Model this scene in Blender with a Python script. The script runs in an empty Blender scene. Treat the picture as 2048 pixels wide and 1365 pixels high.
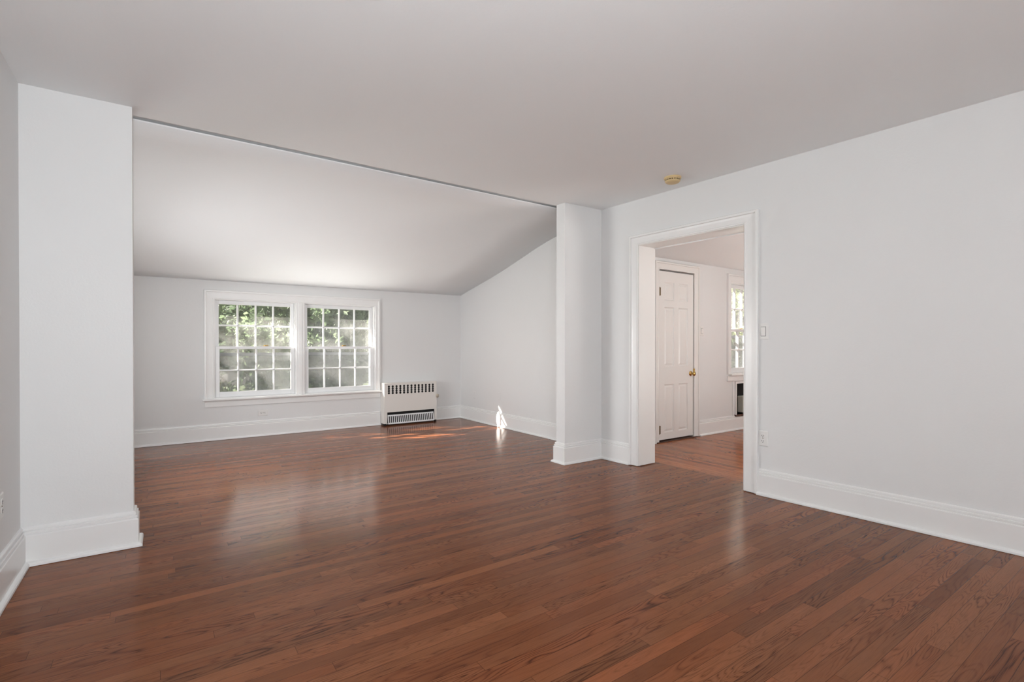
import bpy, bmesh, math, random
from mathutils import Vector, Matrix
import mathutils
S = bpy.context.scene
COL = S.collection
R = math.radians

# ------------------------------------------------------------------ camera, sky, sun, daylight, added fill lamps
cam = bpy.data.cameras.new('camera')
cam.sensor_width = 36.0
cam.lens = 36.0 * 1000.0 / 2048.0
PITCH = 0.3
cam.shift_y = (11.5 + 1000.0 * math.tan(R(PITCH))) / 2048.0
cam.clip_start = 0.05
cam_o = bpy.data.objects.new('camera', cam); COL.objects.link(cam_o)
cam_o.location = (0, 0, 1.1)
cam_o.rotation_euler = (R(90 - PITCH), 0, R(-35.04))
S.camera = cam_o

w = bpy.data.worlds.new('daylight'); S.world = w; w.use_nodes = True
nt = w.node_tree; nt.nodes.clear()
sky = nt.nodes.new('ShaderNodeTexSky'); sky.sky_type = 'NISHITA'; sky.sun_disc = False
sky.sun_elevation = R(31); sky.sun_rotation = R(-52.4); sky.dust_density = 2.0
hsv = nt.nodes.new('ShaderNodeHueSaturation'); hsv.inputs['Saturation'].default_value = 0.45
bg = nt.nodes.new('ShaderNodeBackground'); bg.inputs['Strength'].default_value = 0.22
wo = nt.nodes.new('ShaderNodeOutputWorld')
nt.links.new(sky.outputs[0], hsv.inputs['Color']); nt.links.new(hsv.outputs[0], bg.inputs['Color'])
nt.links.new(bg.outputs[0], wo.inputs['Surface'])

SUN_TRAVEL = Vector((1.3, -1.0, -0.98)).normalized()
sun = bpy.data.lights.new('sun', 'SUN'); sun.energy = 38.0; sun.angle = R(0.5); sun.color = (1.0, 0.93, 0.84)
sun_o = bpy.data.objects.new('sun', sun); COL.objects.link(sun_o)
sun_o.rotation_euler = SUN_TRAVEL.to_track_quat('-Z', 'Y').to_euler()

def area(name, loc, direction, sx, sy, watts, col=(1, 1, 1), spread=180):
    l = bpy.data.lights.new(name, 'AREA'); l.shape = 'RECTANGLE'; l.size = sx; l.size_y = sy
    l.energy = watts; l.color = col; l.spread = R(spread)
    o = bpy.data.objects.new(name, l); COL.objects.link(o); o.location = loc
    o.rotation_euler = Vector(direction).to_track_quat('-Z', 'Z').to_euler()
    return o
# daylight from behind the photographer and at the big window, plus added fill lamps
area('daylight_rear', (0.60, -4.75, 1.45), (0.0, 1, 0.0), 1.6, 1.3, 108, (0.94, 0.985, 1.02))
area('alcove_fill', (-1.10, 4.75, 1.15), (1, 0.05, -0.12), 1.7, 1.0, 52, (0.97, 0.99, 1.0), 120)  # added lamp outside an invented side window, brightening the alcove wall
area('alcove_fill', (-0.70, 4.75, 1.15), (1, 0.0, 0.5), 1.7, 1.0, 18, (0.97, 0.99, 1.0))  # second added alcove lamp, tilted up to brighten the sloped ceiling
area('window_daylight_fill', (1.475, 6.795, 1.0), (0.15, -1, 0.7), 1.8, 0.9, 6, (0.98, 0.99, 1.0))
area('window_daylight_fill', (1.75, 6.79, 0.85), (0.35, -1, 1.5), 1.5, 0.7, 4.5, (1.0, 0.98, 0.95), 110)  # added lamp imitating sun bounced up from the stool onto the slope
area('side_room_fill', (5.6, 0.2, 0.7), (0, 0.2, 1), 1.2, 1.2, 86, (1.0, 0.97, 0.94))  # added uplight inside the room, imitating light off a sunlit floor
# added fill lamp beside the photographer, turned to the ceiling like a bounced flash
area('bounce_fill', (0.0, -0.5, 1.25), (0.12, 0.95, 1), 0.6, 0.6, 54, (0.93, 0.99, 1.03))

S.view_settings.view_transform = 'Standard'
S.view_settings.look = 'None'
S.view_settings.gamma = 1.0
S.view_settings.use_curve_mapping = False
S.view_settings.exposure = 0.0

# ------------------------------------------------------------------ materials
def mat(name, col, rough=0.5, metal=0.0, bump=0.0, bscale=60.0, var=0.0, coat=0.0, spec=0.5):
    m = bpy.data.materials.new(name); m.use_nodes = True
    n = m.node_tree.nodes; l = m.node_tree.links
    b = n['Principled BSDF']
    b.inputs['Base Color'].default_value = (*col, 1); b.inputs['Roughness'].default_value = rough
    b.inputs['Metallic'].default_value = metal; b.inputs['Coat Weight'].default_value = coat
    b.inputs['Specular IOR Level'].default_value = spec
    tc = n.new('ShaderNodeTexCoord')
    if var > 0:
        no = n.new('ShaderNodeTexNoise'); no.inputs['Scale'].default_value = 1.7; no.inputs['Detail'].default_value = 3
        l.new(tc.outputs['Object'], no.inputs['Vector'])
        mx = n.new('ShaderNodeMix'); mx.data_type = 'RGBA'
        mx.inputs['A'].default_value = (*[c * (1 - var) for c in col], 1)
        mx.inputs['B'].default_value = (*[min(1, c * (1 + var)) for c in col], 1)
        l.new(no.outputs['Fac'], mx.inputs['Factor']); l.new(mx.outputs['Result'], b.inputs['Base Color'])
    if bump > 0:
        no2 = n.new('ShaderNodeTexNoise'); no2.inputs['Scale'].default_value = bscale; no2.inputs['Detail'].default_value = 4
        l.new(tc.outputs['Object'], no2.inputs['Vector'])
        bu = n.new('ShaderNodeBump'); bu.inputs['Strength'].default_value = bump; bu.inputs['Distance'].default_value = 0.002
        l.new(no2.outputs['Fac'], bu.inputs['Height']); l.new(bu.outputs['Normal'], b.inputs['Normal'])
    return m

M_WALL = mat('wall_paint', (0.775, 0.774, 0.770), 0.55, bump=0.25, bscale=90, var=0.012)
M_CEIL = mat('ceiling_paint', (0.885, 0.897, 0.90), 0.8, bump=0.25, bscale=70, var=0.012)
M_TRIM = mat('trim_gloss_paint', (0.85, 0.845, 0.835), 0.28, bump=0.12, bscale=25, var=0.01)
M_VINYL = mat('white_sash_paint', (0.84, 0.845, 0.85), 0.35, var=0.01)
M_DOOR = mat('door_gloss_paint', (0.83, 0.815, 0.79), 0.3, bump=0.15, bscale=30, var=0.01)
M_PLATE = mat('white_plastic', (0.80, 0.79, 0.77), 0.35, var=0.01)
M_DARK = mat('dark_slot', (0.02, 0.02, 0.02), 0.7, var=0.1)
M_GAP = mat('dark_gap', (0.05, 0.045, 0.04), 0.8, var=0.1)
M_BRASS = mat('aged_brass', (0.55, 0.37, 0.13), 0.25, metal=1.0, var=0.15)
M_HINGE = mat('tarnished_brass', (0.16, 0.11, 0.05), 0.4, metal=0.8, var=0.2)
M_RAD = mat('radiator_enamel', (0.80, 0.77, 0.73), 0.4, var=0.02)
M_RADIN = mat('radiator_black_interior', (0.012, 0.011, 0.011), 0.8, var=0.2)
M_VALVE = mat('valve_stone_paint', (0.42, 0.36, 0.29), 0.55, var=0.25)
M_SMOKE = mat('yellowed_plastic', (0.68, 0.52, 0.28), 0.5, var=0.05)
M_SILLW = mat('brown_sill_wood', (0.09, 0.04, 0.025), 0.5, var=0.2)
M_FIN = mat('cream_radiator_paint', (0.72, 0.71, 0.62), 0.45, var=0.03)
M_STORM = mat('storm_frame_grey', (0.22, 0.23, 0.235), 0.5, var=0.06)
M_BARK = mat('bark', (0.12, 0.09, 0.065), 0.9, bump=0.9, bscale=14, var=0.35)
M_LAWN = mat('lawn', (0.10, 0.14, 0.05), 0.95, bump=0.6, bscale=8, var=0.35)
M_ROOF = mat('eave_board', (0.55, 0.55, 0.54), 0.6, var=0.05)

def leaf_mat(name, c1, c2):
    m = bpy.data.materials.new(name); m.use_nodes = True
    n = m.node_tree.nodes; l = m.node_tree.links
    b = n['Principled BSDF']; b.inputs['Roughness'].default_value = 0.6
    tc = n.new('ShaderNodeTexCoord'); no = n.new('ShaderNodeTexNoise'); no.inputs['Scale'].default_value = 2.2; no.inputs['Detail'].default_value = 5
    l.new(tc.outputs['Object'], no.inputs['Vector'])
    cr = n.new('ShaderNodeValToRGB'); cr.color_ramp.elements[0].position = 0.35; cr.color_ramp.elements[1].position = 0.65
    cr.color_ramp.elements[0].color = (*c1, 1); cr.color_ramp.elements[1].color = (*c2, 1)
    l.new(no.outputs['Fac'], cr.inputs['Fac']); l.new(cr.outputs['Color'], b.inputs['Base Color'])
    tr = n.new('ShaderNodeBsdfTranslucent'); l.new(cr.outputs['Color'], tr.inputs['Color'])
    mx = n.new('ShaderNodeMixShader'); mx.inputs[0].default_value = 0.4
    l.new(b.outputs[0], mx.inputs[1]); l.new(tr.outputs[0], mx.inputs[2])
    l.new(mx.outputs[0], n['Material Output'].inputs['Surface'])
    return m
M_LEAF_D = leaf_mat('dark_leaves', (0.06, 0.095, 0.055), (0.18, 0.245, 0.14))
M_LEAF_M = leaf_mat('green_leaves', (0.10, 0.15, 0.08), (0.28, 0.36, 0.21))
M_LEAF_Y = leaf_mat('yellow_green_leaves', (0.08, 0.115, 0.045), (0.24, 0.28, 0.10))

def glass_mat(name, dust, dark=(1, 1, 1)):
    """Thin window glass with a film of dust on it."""
    m = bpy.data.materials.new(name); m.use_nodes = True
    n = m.node_tree.nodes; l = m.node_tree.links
    n.remove(n['Principled BSDF'])
    out = n['Material Output']
    tr = n.new('ShaderNodeBsdfTransparent'); tr.inputs[0].default_value = (*dark, 1)
    gl = n.new('ShaderNodeBsdfGlossy'); gl.inputs['Roughness'].default_value = 0.02
    lw_ = n.new('ShaderNodeLayerWeight'); lw_.inputs['Blend'].default_value = 0.5
    pw = n.new('ShaderNodeMath'); pw.operation = 'POWER'; pw.inputs[1].default_value = 5.0; l.new(lw_.outputs['Facing'], pw.inputs[0])
    ad = n.new('ShaderNodeMath'); ad.operation = 'MULTIPLY_ADD'; ad.inputs[1].default_value = 0.9; ad.inputs[2].default_value = 0.03; l.new(pw.outputs[0], ad.inputs[0])
    m1 = n.new('ShaderNodeMixShader'); l.new(ad.outputs[0], m1.inputs[0]); l.new(tr.outputs[0], m1.inputs[1]); l.new(gl.outputs[0], m1.inputs[2])
    df = n.new('ShaderNodeBsdfDiffuse'); df.inputs[0].default_value = (0.8, 0.8, 0.78, 1)
    tl = n.new('ShaderNodeBsdfTranslucent'); tl.inputs[0].default_value = (0.8, 0.8, 0.78, 1)
    md = n.new('ShaderNodeMixShader'); md.inputs[0].default_value = 0.6; l.new(df.outputs[0], md.inputs[1]); l.new(tl.outputs[0], md.inputs[2])
    tc = n.new('ShaderNodeTexCoord'); no = n.new('ShaderNodeTexNoise'); no.inputs['Scale'].default_value = 6; no.inputs['Detail'].default_value = 6
    l.new(tc.outputs['Object'], no.inputs['Vector'])
    mr = n.new('ShaderNodeMapRange'); mr.inputs['From Min'].default_value = 0.3; mr.inputs['From Max'].default_value = 0.75
    mr.inputs['To Min'].default_value = dust * 0.4; mr.inputs['To Max'].default_value = dust * 1.6
    l.new(no.outputs['Fac'], mr.inputs['Value'])
    m2 = n.new('ShaderNodeMixShader'); l.new(mr.outputs[0], m2.inputs[0]); l.new(m1.outputs[0], m2.inputs[1]); l.new(md.outputs[0], m2.inputs[2])
    l.new(m2.outputs[0], out.inputs['Surface'])
    return m
M_GLASS = glass_mat('window_glass', 0.018)
M_STORMG = glass_mat('dusty_storm_glass', 0.05)

def screen_mat():
    m = bpy.data.materials.new('insect_screen'); m.use_nodes = True
    n = m.node_tree.nodes; l = m.node_tree.links
    b = n['Principled BSDF']; b.inputs['Base Color'].default_value = (0.26, 0.275, 0.28, 1); b.inputs['Roughness'].default_value = 0.7
    tr = n.new('ShaderNodeBsdfTransparent'); mx = n.new('ShaderNodeMixShader')
    tc = n.new('ShaderNodeTexCoord'); no = n.new('ShaderNodeTexNoise'); no.inputs['Scale'].default_value = 9; no.inputs['Detail'].default_value = 5
    l.new(tc.outputs['Object'], no.inputs['Vector'])
    mr = n.new('ShaderNodeMapRange'); mr.inputs['From Min'].default_value = 0.3; mr.inputs['From Max'].default_value = 0.7
    mr.inputs['To Min'].default_value = 0.25; mr.inputs['To Max'].default_value = 0.42
    l.new(no.outputs['Fac'], mr.inputs['Value']); l.new(mr.outputs[0], mx.inputs[0])
    l.new(tr.outputs[0], mx.inputs[1]); l.new(b.outputs[0], mx.inputs[2]); l.new(mx.outputs[0], n['Material Output'].inputs['Surface'])
    return m
M_SCREEN = screen_mat()

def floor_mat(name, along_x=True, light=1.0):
    m = bpy.data.materials.new(name); m.use_nodes = True
    n = m.node_tree.nodes; l = m.node_tree.links
    b = n['Principled BSDF']
    def math_(op, a, bb=None, c=None, clamp=False):
        q = n.new('ShaderNodeMath'); q.operation = op; q.use_clamp = clamp
        for i, v in enumerate((a, bb, c)):
            if v is None: continue
            if isinstance(v, (int, float)): q.inputs[i].default_value = v
            else: l.new(v, q.inputs[i])
        return q.outputs[0]
    def comb(x, y, z):
        q = n.new('ShaderNodeCombineXYZ')
        for i, v in enumerate((x, y, z)):
            if isinstance(v, (int, float)): q.inputs[i].default_value = v
            else: l.new(v, q.inputs[i])
        return q.outputs[0]
    def noise(vec, scale, detail=2.0, rough=0.5, dist=0.0):
        q = n.new('ShaderNodeTexNoise'); q.inputs['Scale'].default_value = scale; q.inputs['Detail'].default_value = detail
        q.inputs['Roughness'].default_value = rough; q.inputs['Distortion'].default_value = dist
        l.new(vec, q.inputs['Vector']); return q.outputs['Fac']
    def white(vec):
        q = n.new('ShaderNodeTexWhiteNoise'); q.noise_dimensions = '3D'; l.new(vec, q.inputs['Vector']); return q
    def ramp(fac, stops):
        q = n.new('ShaderNodeValToRGB'); e = q.color_ramp.elements
        e[0].position, e[0].color = stops[0][0], (*stops[0][1], 1); e[1].position, e[1].color = stops[-1][0], (*stops[-1][1], 1)
        for p, c in stops[1:-1]:
            k = e.new(p); k.color = (*c, 1)
        l.new(fac, q.inputs['Fac']); return q.outputs['Color']
    tc = n.new('ShaderNodeTexCoord'); sp = n.new('ShaderNodeSeparateXYZ'); l.new(tc.outputs['Object'], sp.inputs[0])
    u, v = (sp.outputs['X'], sp.outputs['Y']) if along_x else (sp.outputs['Y'], sp.outputs['X'])
    W = 0.0575
    vr = math_('DIVIDE', v, W); row = math_('FLOOR', vr); vf = math_('FRACT', vr)
    rrow = white(comb(row, 3.7, 1.3)).outputs['Value']
    L = math_('MULTIPLY_ADD', rrow, 0.7, 0.75)
    ur = math_('ADD', math_('DIVIDE', u, L), math_('MULTIPLY', rrow, 37.0)); idx = math_('FLOOR', ur); uf = math_('FRACT', ur)
    wn = white(comb(row, idx, 0.5)); rid = wn.outputs['Value']
    wn2 = white(comb(row, idx, 7.9)); rid2 = wn2.outputs['Value']
    # cathedral grain: contour lines of a noise field stretched along the board
    gx = math_('MULTIPLY_ADD', u, 2.1, math_('MULTIPLY', rid, 91.0))
    gy = math_('MULTIPLY', vf, math_('MULTIPLY_ADD', rid2, 1.0, 0.55))
    h = noise(comb(gx, gy, math_('MULTIPLY', rid2, 33.0)), 1.0, 1.6, 0.35, 0.15)
    ringv = math_('MULTIPLY', h, math_('MULTIPLY_ADD', rid, 11.0, 10.0))
    ringf = math_('FRACT', ringv)
    ring = math_('SUBTRACT', 1.0, math_('ABSOLUTE', math_('MULTIPLY_ADD', ringf, 2.0, -1.0)))   # triangle 0..1
    ringd = math_('POWER', ring, 3.0)
    pores = noise(comb(math_('MULTIPLY', u, 9.0), math_('MULTIPLY', v, 420.0), rid), 1.0, 2.0, 0.6)
    porem = n.new('ShaderNodeMapRange'); porem.inputs['From Min'].default_value = 0.42; porem.inputs['From Max'].default_value = 0.66; l.new(pores, porem.inputs['Value'])
    broad = noise(comb(math_('MULTIPLY', u, 1.3), math_('MULTIPLY', v, 9.0), rid), 1.0, 3.0, 0.5)
    g = math_('MULTIPLY', ringd, math_('MULTIPLY_ADD', porem.outputs[0], 0.55, 0.45))
    strong = n.new('ShaderNodeMapRange'); strong.inputs['From Min'].default_value = 0.40; strong.inputs['From Max'].default_value = 0.66; strong.inputs['To Min'].default_value = 0.12; strong.inputs['To Max'].default_value = 1.15
    l.new(noise(comb(math_('MULTIPLY', u, 1.1), math_('MULTIPLY', rid, 40.0), rid2), 1.0, 1.0), strong.inputs['Value'])
    g = math_('MULTIPLY', g, strong.outputs[0], clamp=True)
    g = math_('ADD', g, math_('MULTIPLY', porem.outputs[0], 0.13), clamp=True)
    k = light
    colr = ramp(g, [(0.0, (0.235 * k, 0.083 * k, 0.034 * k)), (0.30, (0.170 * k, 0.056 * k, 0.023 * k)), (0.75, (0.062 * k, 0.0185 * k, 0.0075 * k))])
    tone = math_('MULTIPLY_ADD', rid, 0.42, 0.79)
    tone = math_('MULTIPLY', tone, math_('MULTIPLY_ADD', broad, 0.5, 0.75))
    seam_v = math_('MINIMUM', vf, math_('SUBTRACT', 1.0, vf))
    sv = math_('LESS_THAN', math_('MULTIPLY', seam_v, W), 0.0009)
    seam_u = math_('MULTIPLY', math_('MINIMUM', uf, math_('SUBTRACT', 1.0, uf)), L)
    su = math_('LESS_THAN', seam_u, 0.0008)
    seam = math_('MAXIMUM', sv, su)
    tone = math_('MULTIPLY', tone, math_('MULTIPLY_ADD', seam, -0.6, 1.0))
    mul = n.new('ShaderNodeMix'); mul.data_type = 'RGBA'; mul.blend_type = 'MULTIPLY'; mul.inputs['Factor'].default_value = 1.0
    l.new(colr, mul.inputs['A'])
    tint = n.new('ShaderNodeCombineColor'); l.new(tone, tint.inputs[0])
    l.new(math_('MULTIPLY', tone, math_('MULTIPLY_ADD', rid2, 0.14, 0.93)), tint.inputs[1]); l.new(math_('MULTIPLY', tone, math_('MULTIPLY_ADD', rid2, 0.2, 0.90)), tint.inputs[2])
    l.new(tint.outputs[0], mul.inputs['B'])
    l.new(mul.outputs['Result'], b.inputs['Base Color'])
    rg = math_('MULTIPLY_ADD', g, 0.10, 0.17)
    l.new(rg, b.inputs['Roughness'])
    b.inputs['Specular IOR Level'].default_value = 0.11
    bump = n.new('ShaderNodeBump'); bump.inputs['Strength'].default_value = 0.25; bump.inputs['Distance'].default_value = 0.0008
    wav = noise(comb(math_('MULTIPLY', u, 1.2), math_('MULTIPLY', v, 10.0), 0.0), 1.0, 1.0)
    ht = math_('ADD', math_('MULTIPLY', wav, 1.2), math_('MULTIPLY', seam, -0.5))
    l.new(ht, bump.inputs['Height']); l.new(bump.outputs['Normal'], b.inputs['Normal'])
    return m
M_FLOOR = floor_mat('stained_oak_strip_floor', True, 1.0)
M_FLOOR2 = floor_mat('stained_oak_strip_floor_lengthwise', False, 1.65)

# ------------------------------------------------------------------ mesh helpers
def box(bm, x0, x1, y0, y1, z0, z1, bev=0.0):
    vs = [bm.verts.new((x, y, z)) for z in (z0, z1) for y in (y0, y1) for x in (x0, x1)]
    fs = [(0, 2, 3, 1), (4, 5, 7, 6), (0, 1, 5, 4), (1, 3, 7, 5), (3, 2, 6, 7), (2, 0, 4, 6)]
    faces = [bm.faces.new([vs[i] for i in f]) for f in fs]
    if bev > 0:
        es = list({e for f in faces for e in f.edges})
        bmesh.ops.bevel(bm, geom=es, offset=bev, segments=2, affect='EDGES', profile=0.5)
    return faces

def prism(bm, poly, z0, z1):
    """Vertical prism over a 2D polygon given counter-clockwise."""
    a = [bm.verts.new((x, y, z0)) for x, y in poly]; b = [bm.verts.new((x, y, z1)) for x, y in poly]
    bm.faces.new(list(reversed(a))); bm.faces.new(b)
    for i in range(len(poly)):
        j = (i + 1) % len(poly); bm.faces.new((a[i], a[j], b[j], b[i]))

def lathe(bm, prof, axis_o, axis_d, seg=24, sx=1.0):
    """prof: list of (distance along the axis, radius)."""
    d = Vector(axis_d).normalized(); o = Vector(axis_o)
    t = d.orthogonal().normalized(); s = d.cross(t)
    rings = []
    for a, r in prof:
        if r < 1e-6: rings.append([bm.verts.new(o + d * a)])
        else: rings.append([bm.verts.new(o + d * a + (t * math.cos(2 * math.pi * i / seg) + s * math.sin(2 * math.pi * i / seg)) * r) for i in range(seg)])
    for p, q in zip(rings, rings[1:]):
        for i in range(seg):
            j = (i + 1) % seg
            if len(p) == 1 and len(q) == 1: continue
            if len(p) == 1: bm.faces.new((p[0], q[i], q[j]))
            elif len(q) == 1: bm.faces.new((p[i], p[j], q[0]))
            else: bm.faces.new((p[i], p[j], q[j], q[i]))

def sweep(bm, prof, pts, closed_ends=True):
    """Sweep a (depth, height) profile along floor polyline pts; depth goes to the LEFT of the walking direction, mitred."""
    P = [Vector(p) for p in pts]; N = []
    for i in range(len(P) - 1):
        d = (P[i + 1] - P[i]).normalized(); N.append(Vector((-d.y, d.x)))
    rings = []
    for i, p in enumerate(P):
        if i == 0: m, k = N[0], 1.0
        elif i == len(P) - 1: m, k = N[-1], 1.0
        else:
            m = (N[i - 1] + N[i]).normalized(); k = 1.0 / max(0.2, m.dot(N[i]))
        rings.append([bm.verts.new((p.x + m.x * k * a, p.y + m.y * k * a, z)) for a, z in prof])
    n = len(prof)
    for r0, r1 in zip(rings, rings[1:]):
        for i in range(n):
            j = (i + 1) % n; bm.faces.new((r0[i], r0[j], r1[j], r1[i]))
    if closed_ends:
        bm.faces.new(rings[0]); bm.faces.new(list(reversed(rings[-1])))

def link(name, bm, m, parent=None, smooth=False, **props):
    bmesh.ops.recalc_face_normals(bm, faces=bm.faces)
    me = bpy.data.meshes.new(name); bm.to_mesh(me); bm.free()
    me.materials.append(m)
    if smooth:
        me.polygons.foreach_set('use_smooth', [True] * len(me.polygons))
    o = bpy.data.objects.new(name, me); COL.objects.link(o)
    if parent is not None:
        o.parent = parent; o.matrix_parent_inverse = parent.matrix_world.inverted()
    for k, v in props.items(): o[k] = v
    return o

def empty(name, loc=(0, 0, 0), rz=0.0, **props):
    o = bpy.data.objects.new(name, None); COL.objects.link(o); o.location = loc; o.rotation_euler = (0, 0, rz)
    o.matrix_world = Matrix.Translation(loc) @ Matrix.Rotation(rz, 4, 'Z')
    for k, v in props.items(): o[k] = v
    return o
def local(name, bm, m, parent, smooth=False, **props):
    """A part whose mesh is written in its thing's own coordinates."""
    o = link(name, bm, m, None, smooth, **props); o.parent = parent; return o
def struct(name, bm, m, smooth=False): return link(name, bm, m, None, smooth, kind='structure')

# ------------------------------------------------------------------ room dimensions (metres)
XL = -0.58                         # left wall
YB = -4.5                          # wall behind the photographer
YW = 6.82                          # window wall
XA = 3.81                          # right wall of the window alcove
def xr(y): return 3.56 + (3.55 - y) * (0.165 / 2.95)      # right wall is a touch out of square
RT = 0.215                         # its thickness
RD = Vector((0.165, -2.95)).normalized()
def zc(x): return 2.414 + 0.0088 * (x - XL)               # main ceiling
ZS = 2.12                          # side-room ceiling
YD = 3.72                          # side-room end wall with door
DY0, DY1, DZ = 2.09, 3.105, 2.047  # doorway

# ------------------------------------------------------------------ floors
bm = bmesh.new(); prism(bm, [(XL - 0.1, YB - 0.1), (3.86, YB - 0.1), (3.86, YW + 0.1), (XL - 0.1, YW + 0.1)], -0.08, 0.0)
struct('floor', bm, M_FLOOR)
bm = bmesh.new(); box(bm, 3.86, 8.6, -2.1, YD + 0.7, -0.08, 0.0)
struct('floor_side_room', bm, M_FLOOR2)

# ------------------------------------------------------------------ walls
def wall_y(bm, x0, x1, y0, y1, z1, holes, z0=0.0):
    """Wall along X with rectangular holes (hx0, hx1, hz0, hz1), none overlapping in X unless stacked equal."""
    xs = sorted({x0, x1, *[h[0] for h in holes], *[h[1] for h in holes]})
    for a, b in zip(xs, xs[1:]):
        hh = sorted([h for h in holes if h[0] <= a + 1e-6 and h[1] >= b - 1e-6], key=lambda h: h[2])
        z = z0
        for h in hh:
            if h[2] > z + 1e-6: box(bm, a, b, y0, y1, z, h[2])
            z = h[3]
        if z1 > z + 1e-6: box(bm, a, b, y0, y1, z, z1)
def wall_x(bm, x0, x1, y0, y1, z1, holes, z0=0.0):
    ys = sorted({y0, y1, *[h[0] for h in holes], *[h[1] for h in holes]})
    for a, b in zip(ys, ys[1:]):
        hh = sorted([h for h in holes if h[0] <= a + 1e-6 and h[1] >= b - 1e-6], key=lambda h: h[2])
        z = z0
        for h in hh:
            if h[2] > z + 1e-6: box(bm, x0, x1, a, b, z, h[2])
            z = h[3]
        if z1 > z + 1e-6: box(bm, x0, x1, a, b, z, z1)

WX0, WX1, WZ0, WZ1 = 0.505, 2.445, 0.478, 1.668       # big window opening
bm = bmesh.new(); wall_y(bm, XL - 0.16, XA + 0.16, YW, YW + 0.16, 2.6, [(WX0, WX1, WZ0, WZ1)])
struct('wall_window', bm, M_WALL)
bm = bmesh.new(); wall_x(bm, XL - 0.16, XL, YB - 0.16, YW, 2.7, [(-4.0, -2.6, 0.8, 2.1), (3.9, 5.6, 0.65, 1.65)])
struct('wall_left', bm, M_WALL)
bm = bmesh.new(); wall_y(bm, XL - 0.16, 4.3, YB - 0.16, YB, 2.7, [(-0.2, 1.4, 0.8, 2.1)])
struct('wall_rear', bm, M_WALL)
bm = bmesh.new(); box(bm, XA, XA + 0.16, 3.66, YW, 0, 2.6)
struct('wall_alcove', bm, M_WALL)
# right wall with the doorway, slightly out of square
def seg(bm, ya, yb, z0, z1):
    prism(bm, [(xr(ya), ya), (xr(ya) + RT, ya), (xr(yb) + RT, yb), (xr(yb), yb)], z0, z1)
bm = bmesh.new(); seg(bm, YB - 0.16, DY0, 0, 2.7); seg(bm, DY1, 3.66, 0, 2.7); seg(bm, DY0, DY1, DZ, 2.7)
struct('wall_right', bm, M_WALL)
# piers either side of the alcove
bm = bmesh.new(); prism(bm, [(XL, 3.455), (-0.128, 3.455), (-0.128, 3.575), (XL, 3.575)], 0, 2.44)
struct('wall_left_pier', bm, M_WALL)
bm = bmesh.new(); prism(bm, [(3.085, 3.54), (3.60, 3.54), (XA + 0.02, 3.55), (XA + 0.02, 3.66), (3.085, 3.66)], 0, 2.47)
struct('wall_right_pier', bm, M_WALL)
# side room
bm = bmesh.new(); wall_y(bm, XA, 8.6, YD, YD + 0.17, 2.6, [(4.66, 5.308, 0.0, 1.985), (6.105, 6.90, 0.735, 1.945), (6.215, 6.96, 0.20, 0.615)])
struct('wall_side_end', bm, M_WALL)
bm = bmesh.new(); wall_y(bm, 3.9, 8.6, -2.16, -2.0, 2.6, [(5.3, 7.1, 0.7, 2.0)]); box(bm, 8.6, 8.76, -2.16, YD + 0.17, 0, 2.6)
struct('wall_side_far', bm, M_WALL)
bm = bmesh.new(); box(bm, 4.55, 5.45, YD + 0.6, YD + 0.68, 0, 2.2); box(bm, 4.50, 4.58, YD + 0.17, YD + 0.68, 0, 2.2); box(bm, 5.40, 5.48, YD + 0.17, YD + 0.68, 0, 2.2); box(bm, 4.5, 5.48, YD + 0.17, YD + 0.68, 2.2, 2.28)
struct('wall_closet', bm, M_WALL)

# ------------------------------------------------------------------ ceilings
bm = bmesh.new()
a = [(XL - 0.16, YB - 0.16), (4.3, YB - 0.16), (4.3, 2.0), (3.90, 3.66), (3.085, 3.672), (-0.128, 3.572), (XL - 0.16, 3.558)]
lo = [bm.verts.new((x, y, zc(x))) for x, y in a]; hi = [bm.verts.new((x, y, zc(x) + 0.12)) for x, y in a]
bm.faces.new(lo); bm.faces.new(hi)
for i in range(len(a)):
    j = (i + 1) % len(a); bm.faces.new((lo[i], lo[j], hi[j], hi[i]))
struct('ceiling', bm, M_CEIL)
# alcove ceiling: level at the beam, easing over into the roof slope
prof = [(0.0, 0.0), (0.25, -0.006), (0.50, -0.020), (0.72, -0.042), (0.95, -0.082), (1.20, -0.137), (1.50, -0.211), (1.85, -0.296), (2.20, -0.372), (2.55, -0.440), (2.90, -0.508), (3.20, -0.570)]
bm = bmesh.new(); rows = []
for x, yb in ((XL - 0.1, 3.626), (-0.128, 3.642), (3.085, 3.742), (XA + 0.1, 3.764)):
    zt = zc(x) - 0.001; row = []
    sc = (6.90 - yb) / 3.20
    for d, dz in prof:
        zend = 1.868 + 0.004 * (x - 1.6)
        row.append((x, yb + d * sc, zt + dz / 0.570 * (zt - zend)))
    rows.append([bm.verts.new(p) for p in row] )
for r0, r1 in zip(rows, rows[1:]):
    for i in range(len(prof) - 1): bm.faces.new((r0[i], r0[i + 1], r1[i + 1], r1[i]))
bmesh.ops.recalc_face_normals(bm, faces=bm.faces)
low = list(bm.faces)
ret = bmesh.ops.extrude_face_region(bm, geom=low)
for vv in [g for g in ret['geom'] if isinstance(g, bmesh.types.BMVert)]: vv.co.z += 0.008 if vv.co.y < 4.25 else 0.10
o = struct('ceiling_alcove', bm, M_CEIL)
for p in o.data.polygons: p.use_smooth = abs(p.normal.z) > 0.7
bm = bmesh.new(); box(bm, 3.72, 8.7, -2.1, YD + 0.1, ZS, ZS + 0.1)
# keep the piece over the thick wall out of the main room
for vv in bm.verts:
    if vv.co.x < 4: vv.co.x = xr(vv.co.y) + 0.10
struct('ceiling_side_room', bm, M_CEIL)
# top of the narrow shadow reveal between the two ceilings
bm = bmesh.new(); box(bm, XL - 0.1, XA + 0.1, 3.50, 4.50, 0.0, 0.03)
for v in bm.verts: v.co.z += zc(v.co.x) + 0.022
struct('trim_3', bm, M_CEIL)

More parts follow.
